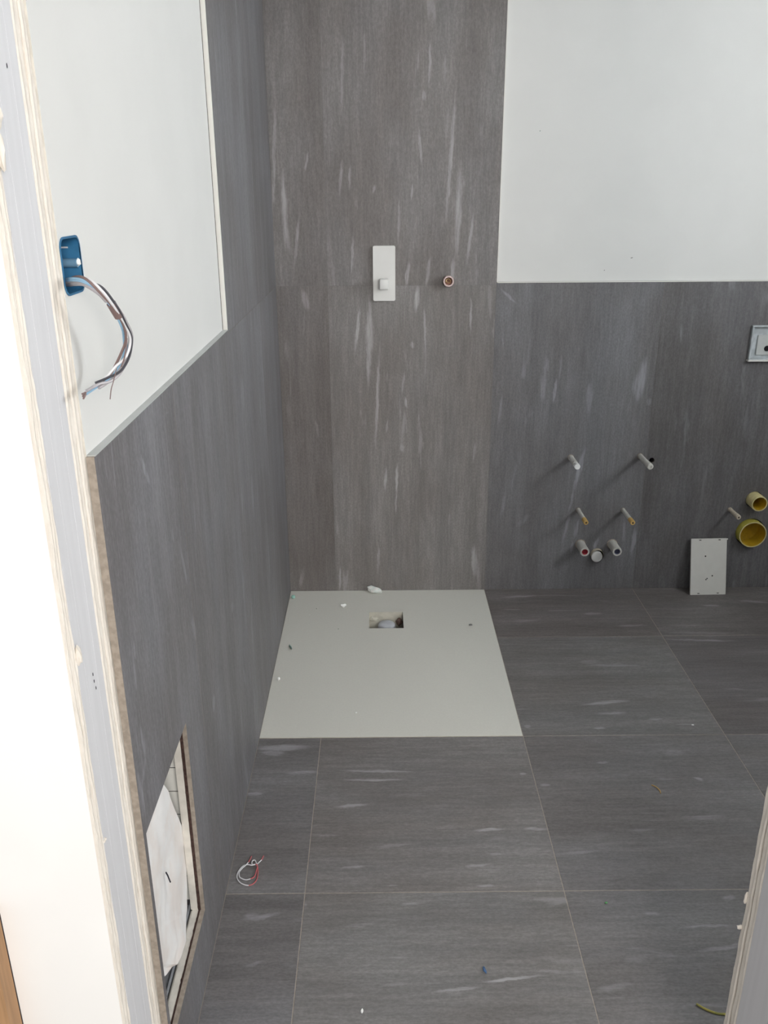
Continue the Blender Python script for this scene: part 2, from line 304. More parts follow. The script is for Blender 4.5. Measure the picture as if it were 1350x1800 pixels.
def catmull(P, k=6):
    P = [Vector(p) for p in P]; out = []
    Q = [P[0]*2-P[1]]+P+[P[-1]*2-P[-2]]
    for i in range(1, len(Q)-2):
        a, b, c, d = Q[i-1:i+3]
        for s in range(k):
            t = s/k
            out.append(.5*((2*b)+(c-a)*t+(2*a-5*b+4*c-d)*t*t+(3*b-a-3*c+d)*t**3))
    out.append(P[-1]); return out
def tube(name, P, r, mat, parent=None, n=8, k=6, smooth_path=True, taper=None):
    P = catmull(P, k) if smooth_path else [Vector(p) for p in P]
    bm = bmesh.new(); rings = []; up = Vector((0.13, 0.2, 1)).normalized()
    for i, p in enumerate(P):
        t = (P[min(i+1, len(P)-1)]-P[max(i-1, 0)]).normalized()
        a = t.cross(up); a = a.normalized() if a.length > 1e-4 else Vector((1, 0, 0)); b = t.cross(a)
        up = -b if b.dot(up) < 0 else b
        a = t.cross(up).normalized(); b = a.cross(t).normalized()
        rr = r*(taper(i/(len(P)-1)) if taper else 1)
        rings.append([bm.verts.new(p+rr*(math.cos(2*math.pi*j/n)*a+math.sin(2*math.pi*j/n)*b)) for j in range(n)])
    for A, B in zip(rings, rings[1:]):
        for i in range(n): bm.faces.new((A[i], A[(i+1) % n], B[(i+1) % n], B[i]))
    bm.faces.new(rings[0][::-1]); bm.faces.new(rings[-1])
    return bm_obj(name, bm, mat, parent, smooth=True)
def chunk(name, loc, size, mat, seed, label, cat, group=None, rz=0.0, sub=2, parent=None, rough=.35):
    """an irregular crumb resting on a surface at loc"""
    bm = bmesh.new(); bmesh.ops.create_icosphere(bm, subdivisions=sub, radius=1)
    for v in bm.verts:
        d = 1+rough*noise.noise(v.co*1.3+Vector((seed*3.1, seed, 0)))*1.6+rough*.5*noise.noise(v.co*3.1+Vector((seed, 0, seed)))
        v.co = Vector((v.co.x*size[0]*d, v.co.y*size[1]*d, v.co.z*size[2]*d))
    bmesh.ops.rotate(bm, verts=bm.verts, cent=(0, 0, 0), matrix=Matrix.Rotation(rz, 3, 'Z'))
    zmin = min(v.co.z for v in bm.verts)
    for v in bm.verts: v.co += Vector((0, 0, -zmin))+Vector(loc)
    o = bm_obj(name, bm, mat, parent, origin=loc)
    if label: tag(o, label, cat, group)
    return o

# ------------------------------------------------------------------ floor
RX = 2.60                    # right wall
IN_Y, OUT_Y = -2.085, -2.232  # faces of the partition with the doorway
TT = .010                    # tile thickness
TRAY_W, TRAY_D = .7837, .9924
XJ = [.1835, .7835, 1.3835, 1.9835]
floor = plate('floor', rect(-.16, OUT_Y, RX+.1, .16), [rect(.305, -.335, .462, -.180)], mFloor, -.18, -.0007, ('grout_floor',))
tag(floor, 'bathroom floor of large dark grey stone-look tiles with beige joints', 'floor', kind='structure')
hall = box('floor', (-1.8, -4.6, -.18), (RX+.1, OUT_Y, -TT), 'concrete')
tag(hall, 'bare hall floor in front of the doorway', 'floor', kind='structure')
rng = random.Random(5)
FT = .88
G = .0011
def floor_tile(x0, x1, y0, y1, tint):
    bm = bmesh.new(); add_box(bm, (x0+G, y0+G, -TT), (x1-G, y1-G, 0), .0006)
    c = ((x0+x1)/2, (y0+y1)/2, 0)
    o = bm_obj('tile', bm, 'stone_floor', floor, origin=c); o.color = (*(k*FT for k in tint), 1)
xs = [0]+XJ+[RX]
ys = [(-.3924, 0), (-.9924, -.3924), (-1.5924, -.9924), (OUT_Y, -1.5924)]
tints = {(0, 2): (1.02, 1.02, 1.03), (1, 2): (1.12, 1.10, 1.08), (2, 2): (.98, .97, .97), (3, 2): (.97, .96, .96),
         (0, 3): (.98, .99, 1.01), (1, 3): (1.13, 1.13, 1.11), (2, 3): (.99, .99, .99), (3, 3): (.96, .96, .97),
         (2, 0): (.93, .88, .86), (3, 0): (.95, .91, .89), (4, 0): (.93, .9, .88),
         (2, 1): (1.03, 1.02, 1.00), (3, 1): (.90, .87, .87), (4, 1): (.92, .9, .9), (4, 2): (.93, .93, .93), (4, 3): (.93, .93, .93)}
for r, (y0, y1) in enumerate(ys):
    for c in range(5):
        if r < 2 and c < 2: continue
        floor_tile(xs[c], xs[c+1], y0, y1, tints.get((c, r), (1, 1, 1)))

# ------------------------------------------------------------------ back wall
ZT = 1.2065                  # top of the half-height tiling
PANEL_X = .7841
HOLE_S = (1.406, .543)
PIPE_Y = (1.823, .380); PIPE_W = (1.826, .243)
CIST = (1.716, .925, 1.936, 1.052)
CAPP = (1.227, .152)
holes_b = [circ(*HOLE_S, .0105, 16), circ(*PIPE_Y, .0335, 24), circ(*PIPE_W, .0575, 28), rect(*CIST), circ(*CAPP, .027, 20)]
wall_b = plate('wall_back', rect(-.16, -.18, RX+.1, 2.62), holes_b, mBack, .10, TT, ('grout_wall', 'cavity'))
tag(wall_b, 'back wall with dark stone-look tiles and a white painted upper right field', 'wall', kind='structure')
box('backing', (-.16, .10, -.18), (RX+.1, .16, 2.62), 'cavity', wall_b)
pp = box('painted_field', (PANEL_X+.004, TT-.0025, ZT+.004), (RX, TT+.0005, 2.58), 'paint', wall_b)
pp['label'] = 'white painted plaster'
box('tile_trim', (PANEL_X, -.0006, ZT), (PANEL_X+.0035, TT, 2.58), 'trim', wall_b)['label'] = 'thin white edge strip'
box('tile_trim', (PANEL_X, -.0006, ZT), (RX, TT, ZT+.0035), 'trim', wall_b)['label'] = 'thin white edge strip'
gh = holes_b[:1]+holes_b[1:3]+holes_b[3:]
plate('grout', rect(0, 0, PANEL_X, 2.58), [], mBack, TT, .0006, ('grout_wall',), wall_b)
plate('grout', rect(PANEL_X, 0, RX, ZT), gh, mBack, TT, .0006, ('grout_wall',), wall_b)
def inside(h, x0, x1, z0, z1):
    cx = sum(p[0] for p in h)/len(h); cz = sum(p[1] for p in h)/len(h)
    return x0 < cx < x1 and z0 < cz < z1
def wall_tile_b(x0, x1, z0, z1, tint):
    hs = [h for h in holes_b if inside(h, x0, x1, z0, z1)]
    g = .0005
    c = ((x0+x1)/2, 0, (z0+z1)/2)
    o = plate('tile', rect(x0+g, z0+g, x1-g, z1-g), hs, mBack, TT, 0.0, ('stone_back', 'tile_body'), wall_b, origin=c)
    o.color = (*tint, 1)
CT = [(.86, .82, .79), (1.07, 1.04, 1.01), (.88, .90, .935), (.70, .70, .715), (.62, .61, .62)]  # tone per column; the right ones also carry shade put into the tint
wx = [0]+XJ+[RX]
for c in range(5):
    wall_tile_b(wx[c], wx[c+1], 0, 1.2 if c < 2 else ZT, CT[c])
for c in range(2):
    for z0, z1 in ((1.2, 2.4), (2.4, 2.58)):
        t = (1.04, 1.01, .99) if c else (1.00, .97, .95)
        wall_tile_b(wx[c], wx[c+1], z0, z1, t)
for i, (x, z) in enumerate([(.911, 1.701), (1.166, 1.247), (1.259, 1.289)]):
    bm = bmesh.new(); bmesh.ops.create_icosphere(bm, subdivisions=1, radius=1)
    for v in bm.verts: v.co = Vector((x, TT-.0025, z))+Vector((v.co.x*(.002+.003*(i == 2)), v.co.y*.0008, v.co.z*.0016+v.co.x*.001))
    bm_obj('mark', bm, 'grey_bit' if i else 'grey_green', wall_b)

# ------------------------------------------------------------------ left wall
TRIM_Y = -1.047
HY, HZ0, HZ1 = -1.783, .148, .5975   # inspection opening: far edge, sill, head
HYN = -2.076                          # near edge, hidden by the door partition
BXR = (-2.0835, 1.4065, -2.0135, 1.4725)   # blue box mouth: Y, Z, Y, Z
BX = (-2.040, 1.440)                  # round box centre (Y, Z)
wall_l = plate('wall_left', [(IN_Y, -.18), (.10, -.18), (.10, 2.62), (IN_Y, 2.62)], [rect(HYN, HZ0, HY+.004, HZ1-.006), rrect(BXR[0], BXR[1], BXR[2], BXR[3], .013)],
               mSide, -.026, -TT-.001, ('paint', 'board'))
tag(wall_l, 'left wall with dark tiles below a white painted field and an open hatch near the floor', 'wall', kind='structure')
box('backing', (-.22, OUT_Y, -.18), (-.16, .16, 2.62), 'cavity', wall_l)
def left_tile(outl, tint, holes=()):
    ys_ = [p[0] for p in outl]; zs_ = [p[1] for p in outl]
    c = (0, (min(ys_)+max(ys_))/2, (min(zs_)+max(zs_))/2)
    o = plate('tile', outl, holes, mSide, -TT-.0008, 0.0, ('stone_left', 'tile_body'), wall_l, origin=c); o.color = (*tint, 1)
g = .0005
plate('grout', rect(-1.6, 0, -.0005, .64), [], mSide, -TT-.0008, -.0006, ('grout_wall',), wall_l)
plate('grout', rect(IN_Y, .64, -.0005, ZT), [], mSide, -TT-.0008, -.0006, ('grout_wall',), wall_l)
plate('grout', rect(TRIM_Y, ZT, -.0005, 2.58), [], mSide, -TT-.0008, -.0006, ('grout_wall',), wall_l)
def lr(y0, z0, y1, z1): return rect(y0+g, z0+g, y1-g, z1-g)
LT = lambda k=1.0: (.93*k, .93*k, .98*k)
for y0, y1, k in ((-.447, 0, 1.0), (TRIM_Y, -.447, 1.03)):
    for z0, z1 in ((0, 1.2), (1.2, 2.4), (2.4, 2.58)):
        left_tile(lr(y0, z0, y1, z1), LT(k*(1+rng.uniform(-.015, .015))))
left_tile(lr(-1.647, 0, TRIM_Y, ZT), LT(1.01))
# the last tile is cut out for the opening
left_tile([(IN_Y-.004, 0), (-1.647-g, 0), (-1.647-g, ZT), (IN_Y-.004, ZT)], LT(1.03), [rect(HYN, HZ0, HY, HZ1)])
box('tile_trim', (-TT-.001, TRIM_Y-.0035, ZT), (.0004, TRIM_Y+.0005, 2.58), 'trim', wall_l)['label'] = 'white edge strip, upright'
box('tile_trim', (-TT-.001, IN_Y, ZT), (.0004, TRIM_Y, ZT+.0015), 'trim_grey', wall_l)['label'] = 'pale grey edge strip along the top of the half-height tiling'
box('shadow_gap', (-TT-.0012, TRIM_Y-.006, ZT+.002), (-TT-.0002, TRIM_Y-.0035, 2.58), 'gap', wall_l)
# what shows inside the opening: ragged glue line, board edge, channel, pale blocks
bm = bmesh.new(); prev = None; nz = 60
for i in range(nz+1):
    z = HZ0+(HZ1-HZ0)*i/nz
    a = .0020+.0022*abs(noise.noise(Vector((z*60, 1, 0))))+.0015*abs(noise.noise(Vector((z*190, 4, 0))))
    b_ = .0010+.002*abs(noise.noise(Vector((z*80, 9, 0))))
    row = [bm.verts.new((-TT+.0012+b_*.3, HY-.0014, z)), bm.verts.new((-TT-.0012-a, HY-.0014, z)),
           bm.verts.new((-TT-.0012-a, HY+.01, z)), bm.verts.new((-TT+.0012+b_*.3, HY+.01, z))]
    if prev:
        for j in range(4): bm.faces.new((prev[j], prev[(j+1) % 4], row[(j+1) % 4], row[j]))
    prev = row
bm_obj('glue_line', bm, 'glue', wall_l)['label'] = 'ragged dark brown glue line'
box('board_edge', (-.0285, HY-.0005, HZ0), (-.0145, HY+.012, HZ1), 'board', wall_l)
bz = [.150, .213, .262, .314, .368, .4235, .479, .597]
for a, b_ in zip(bz, bz[1:]):
    box('block', (-.155, -1.760, a+.001), (-.0345, -1.70, b_-.001), 'block', wall_l, .0008)
box('joint_backing', (-.158, -1.7585, .13), (-.0287, -1.69, .62), 'cavity', wall_l)
box('side_strip', (-.0335, -1.7605, .150), (-.0287, -1.70, .597), 'block', wall_l)
box('sill_board', (-.0290, HYN, HZ0-.02), (-.0118, HY, HZ0-.002), 'board', wall_l, .001)
bm = bmesh.new()
add_box(bm, (-.085, HYN, HZ0-.03), (-.032, HY+.05, HZ0-.012)); add_box(bm, (-.036, HYN, HZ0-.012), (-.032, HY+.05, HZ0-.003))
add_box(bm, (-.060, HYN, HZ0-.012), (-.057, HY+.05, HZ0-.006))
bm_obj('metal_channel', bm, 'zinc', wall_l)
bm = bmesh.new(); prev = None
for i in range(50):
    y = HYN+(HY-HYN)*i/49
    a = .0016+.0022*abs(noise.noise(Vector((y*70, 3, 0))))
    row = [bm.verts.new((-TT+.0006, y, HZ0+.0008)), bm.verts.new((-TT-a-.001, y, HZ0+.0008)), bm.verts.new((-TT-a-.001, y, HZ0-.006)), bm.verts.new((-TT+.0006, y, HZ0-.006))]
    if prev:
        for j in range(4): bm.faces.new((prev[j], prev[(j+1) % 4], row[(j+1) % 4], row[j]))
    prev = row
bm_obj('glue_line', bm, 'glue', wall_l)

# white sheet hanging in the opening
SH = [(-0.028, -1.882, 0.545), (-0.028, -1.843, 0.489), (-0.028, -1.84, 0.475), (-0.028, -1.798, 0.389), (-0.0303, -1.7665, 0.324), (-0.0303, -1.7662, 0.304),
      (-0.028, -1.795, 0.218), (-0.026, -1.819, 0.183), (-0.026, -1.829, 0.180), (-0.014, -1.888, 0.178), (-0.016, -1.925, 0.177), (-0.018, -1.944, 0.180),
      (-0.026, -1.951, 0.182), (-0.028, -1.985, 0.200), (-0.028, -2.005, 0.217)]
SHL = [.575, .56, .55, .52, .48, .46, .43, .40, .385, .36, .34, .325, .31, .295, .285]
rows = []
for (R_, zl) in zip(SH, SHL): rows.append((Vector(R_), Vector((-.024, -2.072, zl))))
fine = []
for i in range(len(rows)-1):
    for s in range(3):
        t = s/3; fine.append((rows[i][0].lerp(rows[i+1][0], t), rows[i][1].lerp(rows[i+1][1], t)))
fine.append(rows[-1])
bm = bmesh.new(); grid = []
NC = 26
for R_, L_ in fine:
    row = []
    for j in range(NC+1):
        t = j/NC; p = L_.lerp(R_, t)
        wv = noise.noise(Vector((p.y*16, p.z*11, 1)))*.004+noise.noise(Vector((p.y*42+p.z*25, p.z*30, 7)))*.0017
        wv += -.0055*abs(noise.noise(Vector((p.y*26-p.z*16, p.z*9, 4))))-.003*abs(noise.noise(Vector((p.y*20+p.z*30, p.z*6, 14))))+.002
        row.append(bm.verts.new(p+Vector((wv*min(1, (1-abs(2*t-1))*3+.15), 0, 0))))
    grid.append(row)
for A, B in zip(grid, grid[1:]):
    for j in range(NC): bm.faces.new((A[j], A[j+1], B[j+1], B[j]))
r_ = bmesh.ops.extrude_face_region(bm, geom=list(bm.faces))
for v in [e for e in r_['geom'] if isinstance(e, bmesh.types.BMVert)]: v.co.x -= .0007
sheet = bm_obj('plastic_sheet', bm, 'paper', smooth=True, origin=(-.026, -1.93, .17))
tag(sheet, 'crumpled white sheet hanging in the open hatch of the left wall', 'sheet')
for v_ in (): pass
tube('pen_mark', [(-.0215, -1.936, .389), (-.0215, -1.929, .376), (-.0215, -1.924, .364), (-.0215, -1.918, .350)], .0013, 'ink', None, 6)
pm = bpy.data.objects['pen_mark']; pm.parent = sheet; pm.location = -sheet.location
pm['label'] = 'small black scribble'

# ------------------------------------------------------------------ right wall with window, ceiling
WY0, WY1, WZ0, WZ1 = -1.93, -.88, 1.45, 2.35
wall_r = plate('wall_right', rect(OUT_Y, -.18, .16, 2.62), [rect(WY0, WZ0, WY1, WZ1)], mSide, RX+.36, RX, ('paint', 'paint'))
tag(wall_r, 'white right wall with a window', 'wall', kind='structure')
win = empty('window_1', (RX+.33, (WY0+WY1)/2, WZ0), 'white framed bathroom window in the right wall', 'window', kind='structure')
bm = bmesh.new()
x0, x1 = RX+.31, RX+.35
for lo, hi in (((x0, WY0, WZ0), (x1, WY1, WZ0+.05)), ((x0, WY0, WZ1-.05), (x1, WY1, WZ1)), ((x0, WY0, WZ0+.05), (x1, WY0+.05, WZ1-.05)),
               ((x0, WY1-.05, WZ0+.05), (x1, WY1, WZ1-.05)), ((x0, -1.435, WZ0+.05), (x1, -1.375, WZ1-.05))): add_box(bm, lo, hi)
bm_obj('window_frame', bm, 'glass_frame', win)
box('window_pane', (RX+.328, WY0+.05, WZ0+.05), (RX+.332, -1.435, WZ1-.05), 'glass', win)
box('window_pane', (RX+.328, -1.375, WZ0+.05), (RX+.332, WY1-.05, WZ1-.05), 'glass', win)
ceil = box('ceiling', (-.22, OUT_Y, 2.58), (RX+.36, .16, 2.70), 'paint_ceiling')
tag(ceil, 'white bathroom ceiling', 'ceiling', kind='structure')

# ------------------------------------------------------------------ partition with the doorway
wall_f = box('wall_front', (.97, OUT_Y+.026, -.01), (RX, IN_Y-.04, 2.58), 'gypsum')
tag(wall_f, 'unfinished plasterboard partition with a metal stud around the doorway', 'wall', kind='structure')
box('core', (-.16, OUT_Y+.026, -.01), (-.05, IN_Y-.04, 2.58), 'gypsum', wall_f)
def board(name, xa, xedge, y0, y1, z0, z1, seed, amp=.0022, face=('paint_hall', 'gypsum'), ystep=.0012):
    """plasterboard layer whose sawn edge at xedge is ragged"""
    bm = bmesh.new(); n = int((z1-z0)/.008); prev = None; sgn = 1 if xedge > xa else -1
    for i in range(n+1):
        z = z0+(z1-z0)*i/n
        d = amp*noise.noise(Vector((z*14, seed, 0)))+amp*.35*noise.noise(Vector((z*60, seed, 3)))
        e = amp*.9*noise.noise(Vector((z*22, seed+5, 0)))+amp*.3*noise.noise(Vector((z*90, seed+7, 2)))
        k1 = ystep*noise.noise(Vector((z*18, seed, 8)))+ystep*.8*noise.noise(Vector((z*75, seed, 9)))
        k2 = ystep*noise.noise(Vector((z*16, seed, 11)))+ystep*.8*noise.noise(Vector((z*70, seed, 12)))
        xs_ = [(xa, y0), (xedge-sgn*.004, y0), (xedge+sgn*d-sgn*.0015, y0+k1), (xedge+sgn*d, y0+.003+k1), (xedge+sgn*(d+e)*.5-sgn*.0006, (y0+y1)/2), (xedge+sgn*e, y1-.003+k2), (xedge+sgn*e-sgn*.0015, y1+k2), (xedge-sgn*.004, y1), (xa, y1)]
        row = [bm.verts.new((x, y, z)) for x, y in xs_]
        if prev:
            for j in range(9):
                f = bm.faces.new((prev[j], prev[(j+1) % 9], row[(j+1) % 9], row[j]))
                f.material_index = 1 if 1 <= j <= 6 else 0
        else: bm.faces.new(row)
        prev = row
    bm.faces.new(prev)
    return bm_obj(name, bm, list(face), wall_f)
# layers on the left side of the doorway (seen edge-on), outer to inner
board('outer_board', -.16, -.0125, OUT_Y, OUT_Y+.0115, -.01, 2.58, 1.3)
board('outer_board', -.16, -.0130, OUT_Y+.0118, OUT_Y+.0235, -.01, 2.58, 2.7)
bm = bmesh.new()
add_box(bm, (-.0152, OUT_Y+.0245, -.01), (-.0140, IN_Y-.0385, 2.58)); add_box(bm, (-.05, OUT_Y+.0245, -.01), (-.0152, OUT_Y+.0257, 2.58))
add_box(bm, (-.05, IN_Y-.0397, -.01), (-.0152, IN_Y-.0385, 2.58)); add_box(bm, (-.0141, OUT_Y+.048, -.01), (-.01385, OUT_Y+.051, 2.58))
add_box(bm, (-.0141, IN_Y-.060, -.01), (-.01385, IN_Y-.057, 2.58))
stud = bm_obj('metal_stud', bm, 'stud', wall_f); stud['label'] = 'pale metal stud, left side of the doorway'
board('inner_board', -.16, -.0128, IN_Y-.0375, IN_Y-.0200, -.01, 2.58, 4.1, .0016)
board('inner_board', -.16, -.0122, IN_Y-.0180, IN_Y-.0012, -.01, 2.58, 6.2, .0016)
box('board_seam', (-.05, IN_Y-.0200, -.01), (-.0165, IN_Y-.0178, 2.58), 'gypsum_dark', wall_f)
box('stud_gap', (-.05, IN_Y-.0390, -.01), (-.0168, IN_Y-.0372, 2.58), 'gap', wall_f)
# right side of the doorway
DX = .940
board('outer_board', RX, DX+.001, OUT_Y, OUT_Y+.0115, -.01, 2.58, 11.3)
board('outer_board', RX, DX+.0005, OUT_Y+.0118, OUT_Y+.0235, -.01, 2.58, 12.7)
bm = bmesh.new()
add_box(bm, (DX+.001, OUT_Y+.0245, -.01), (DX+.0022, IN_Y-.0385, 2.58)); add_box(bm, (DX+.0022, OUT_Y+.0245, -.01), (DX+.03, OUT_Y+.0257, 2.58))
add_box(bm, (DX+.0022, IN_Y-.0397, -.01), (DX+.03, IN_Y-.0385, 2.58))
bm_obj('metal_stud', bm, 'stud', wall_f)['label'] = 'pale metal stud, right side of the doorway'
board('inner_board', RX, DX+.0006, IN_Y-.0375, IN_Y-.0200, -.01, 2.58, 14.1, .0018)
board('inner_board', RX, DX+.0000, IN_Y-.0180, IN_Y-.0012, -.01, 2.58, 16.2, .0018)
box('board_seam', (DX+.0045, IN_Y-.0200, -.01), (DX+.03, IN_Y-.0178, 2.58), 'gypsum_dark', wall_f)
# header over the doorway
box('header', (-.05, OUT_Y+.0005, 2.15), (DX+.03, IN_Y-.002, 2.58), 'paint_hall', wall_f)
# plaster lumps and nail marks on the left side
def lump(name, c, s, mat, seed, parent):
    bm = bmesh.new(); bmesh.ops.create_icosphere(bm, subdivisions=2, radius=1)
    for v in bm.verts:
        d = 1+.5*noise.noise(v.co*1.7+Vector((seed, 0, 0)))
        v.co = Vector(c)+Vector((v.co.x*s[0]*d, v.co.y*s[1]*d, v.co.z*s[2]*d))
    return bm_obj(name, bm, mat, parent, smooth=True)
lump('plaster_lump', (-.011, -2.206, .986), (.004, .006, .013), 'gypsum', 1, wall_f)
lump('plaster_lump', (-.010, -2.213, 1.563), (.004, .005, .020), 'gypsum', 2, wall_f)
lump('plaster_lump', (-.010, -2.209, 1.595), (.004, .006, .012), 'gypsum', 4, wall_f)
lump('plaster_lump', (-.013, -2.205, .70), (.002, .005, .002), 'gypsum', 5, wall_f)
lump('plaster_lump', (DX-.002, -2.088, .41), (.006, .002, .004), 'gypsum', 3, wall_f)
lump('plaster_lump', (DX-.001, -2.088, .47), (.003, .002, .012), 'gypsum', 6, wall_f)
for y, z in ((-2.161, .932), (-2.160, .921), (-2.157, .909), (-2.156, 1.645)):
    lump('nail_mark', (-.0137, y, z), (.0005, .0010, .0026), 'ink', 3, wall_f)

ob = box('wooden_board', (-.205, OUT_Y-.035, -TT), (-.160, OUT_Y-.001, .62), 'wood', None, .002)
tag(ob, 'ochre wooden board standing against the bright hall wall at lower left', 'board')

# ------------------------------------------------------------------ shower tray
tray = empty('shower_tray', (0, 0, -TT), 'flat pale grey rectangular shower tray in the back left corner', 'shower tray')
DR = (.319, -.320, .448, -.191)
bm_t = plate('tray_surface', rect(.0012, -TRAY_D+.001, TRAY_W-.0015, -.0012), [rect(DR[0], DR[1], DR[2], DR[3])], mFloor, -TT, .0012, ('tray', 'recess'), tray)
bm = bmesh.new()
a, b_, c_, d_ = DR; zb = -.085; e = .004
add_box(bm, (a-e, b_-e, zb-e), (c_+e, d_+e, zb)); add_box(bm, (a-e, d_, zb), (c_+e, d_+e, -TT)); add_box(bm, (a-e, b_-e, zb), (c_+e, b_, -TT))
add_box(bm, (a-e, b_, zb), (a, d_, -TT)); add_box(bm, (c_, b_, zb), (c_+e, d_, -TT), mi=1)
bm_obj('drain_recess', bm, ['recess', 'recess_brown'], tray)
lathe('drain_cap', [(.034, 0), (.034, .048), (.032, .055), (.027, .060), (.012, .063), (0, .0635)], 'cap_plastic', tray, (.386, -.243, -.0795), (0, 0, 1))
bm = bmesh.new(); bmesh.ops.create_cone(bm, cap_ends=True, segments=28, radius1=.054, radius2=.050, depth=.018)
bmesh.ops.translate(bm, verts=bm.verts, vec=(.386, -.250, -.0755)); bm_obj('drain_collar', bm, 'recess', tray, smooth=True)
lump('grout_smear', (.338, -.202, -.022), (.014, .008, .010), 'recess', 5, tray)
lump('grout_smear', (.434, -.205, -.034), (.012, .010, .016), 'recess_brown', 8, tray)

# ------------------------------------------------------------------ shower mixer and hose outlet
mix = empty('shower_mixer', (.3845, 0, 1.148), 'white rectangular shower mixer plate with a square knob on the tiled back wall', 'shower mixer')
plate('face_plate', rrect(.3452, 1.148, .4238, 1.336, .006), [], mBack, -.0002, -.011, ('white_plastic',), mix)
lathe('knob_stem', [(.011, 0), (.011, .03)], 'white_plastic', mix, (.3845, -.010, 1.209))
bm = bmesh.new(); add_box(bm, (.3675, -.054, 1.191), (.3998, -.022, 1.2275), .004, 3)
bm_obj('knob', bm, 'knob', mix, smooth=True)
out = empty('hose_outlet', (.611, 0, 1.215), 'round copper shower hose outlet stub right of the white mixer plate', 'pipe')
lathe('collar', [(.0185, 0), (.0185, .012), (.0195, .016), (.0195, .026), (.0180, .030), (.0140, .030), (.0130, .026), (.0130, .012)], ['copper_dark', 'copper_pale'], out, (.611, -.0003, 1.216), mi=[0, 0, 1, 1, 1, 1, 0])
lathe('bore', [(.0135, .012), (.0, .011)], 'copper_dark', out, (.611, 0, 1.216))
tube('inner_spiral', [(.611+.0095*math.cos(t)*(1-.07*i), -.024+.001*i, 1.216+.0095*math.sin(t)*(1-.07*i)) for i, t in enumerate([math.radians(200-45*k) for k in range(9)])], .0018, 'brass', out, 6, 3)

# ------------------------------------------------------------------ capped pipe stubs of the bidet
def stub(name, x, z, L_, r, label, tip=None, tip_mat=None, gap=False, dz=0.0, group=None, inner=None, rod=False, mat='pvc'):
    o = empty(name, (x, 0, z), label, 'pipe', group)
    ax = Vector((0, -L_, dz)).normalized()
    lathe('wall_collar', [(r*1.18, -.0003), (r*1.18, .002), (r, .0026)], 'tile_body', o, (x, 0, z), ax, 18)
    Lb = L_*(.74 if (tip or gap) else 1)
    p = Vector((x, 0, z))
    if inner:
        lathe('sleeve', [(r, 0), (r, L_-.001), (r-.0008, L_), (r*.68, L_), (r*.64, L_-.001), (r*.62, L_-.02), (0, L_-.021)], [mat, inner], o, p, ax, 24, mi=[0, 0, 0, 0, 1, 1])
    else:
        lathe('sleeve', [(r, 0), (r, Lb-.001), (r*.9, Lb), (0, Lb)], mat, o, p, ax, 16)
        if gap:
            lathe('slot', [(r*.8, Lb), (r*.8, Lb+.005)], 'black', o, p, ax, 14)
            lathe('end_piece', [(0, Lb+.005), (r*.95, Lb+.005), (r, Lb+.007), (r, L_-.001), (r*.8, L_), (0, L_)], 'white_bit', o, p, ax, 16)
        if tip:
            lathe('end_plug', [(r*1.12, Lb), (r*1.15, L_-.002), (r, L_), (r*.45, L_), (r*.42, L_-.004), (0, L_-.005)], [tip, tip_mat or 'rust'], o, p, ax, 16, mi=[0, 0, 0, 1, 1])
    return o
stub('water_pipe', 1.094, .557, .120, .0105, 'upper left short white pipe stub, split near its tip, on the bidet wall', gap=True)
stub('water_pipe', 1.359, .560, .135, .0100, 'upper right white pipe stub beside the small black drilled hole', tip='pvc', tip_mat='pvc')
stub('fixing_rod', 1.138, .343, .140, .0080, 'left fixing rod in a white sleeve with an ochre plug, above the red-bored pipe', tip='ochre_plug', group=None)
stub('fixing_rod', 1.314, .341, .140, .0082, 'right fixing rod in a white sleeve with an ochre plug, above the blue-bored pipe', tip='ochre_plug')
stub('supply_pipe', 1.158, .197, .080, .0180, 'white bidet supply pipe stub with a red bore', inner='red_plug')
stub('supply_pipe', 1.284, .197, .080, .0180, 'white bidet supply pipe stub with a blue-grey bore', inner='blue_plug')
cp = empty('drain_pipe', (CAPP[0], 0, CAPP[1]), 'round white capped drain between the two bidet supply pipes', 'pipe')
lathe('drain_body', [(.025, -.03), (.025, .010), (.0235, .012)], 'pvc_sleeve', cp, (CAPP[0], .0, CAPP[1]))
lathe('drain_plug', [(.0222, .006), (.0222, .016), (.020, .018), (.012, .0172), (.006, .0185), (0, .0185)], 'white_plastic', cp, (CAPP[0]-.003, 0, CAPP[1]-.004))

# ------------------------------------------------------------------ toilet connections
def cup(name, x, z, r, out_l, label, rim_t, outer, inner):
    o = empty(name, (x, 0, z), label, 'pipe')
    lathe('pipe_body', [(r, -.05), (r, out_l-.0015), (r-.001, out_l), (r-rim_t+.0005, out_l), (r-rim_t, out_l-.0015), (r-rim_t-.001, -.045)], [outer, inner, 'yellow_rim'], o, (x, 0, z), n=36, mi=[0, 2, 2, 2, 1])
    lathe('end_membrane', [(r-rim_t-.0005, -.040), (r*.5, -.043), (0, -.043)], inner, o, (x, 0, z), n=36)
    return o
cup('flush_pipe', *PIPE_Y, .0305, .052, 'small pale yellow toilet flush pipe stub above the large one', .0045, 'yellow_rim', 'yellow_in')
big = cup('waste_pipe', *PIPE_W, .0535, .030, 'large yellow toilet waste pipe in the lower right of the back wall', .0045, 'yellow_out', 'yellow_in')
stub('toilet_fixing_rod', 1.733, .340, .090, .0080, 'brownish threaded fixing rod left of the yellow toilet pipes', tip='pvc_sleeve', mat='pvc_sleeve')
stub('toilet_fixing_rod', 1.919, .340, .090, .0080, 'brownish threaded fixing rod right of the yellow toilet pipes', tip='pvc_sleeve', mat='pvc_sleeve')

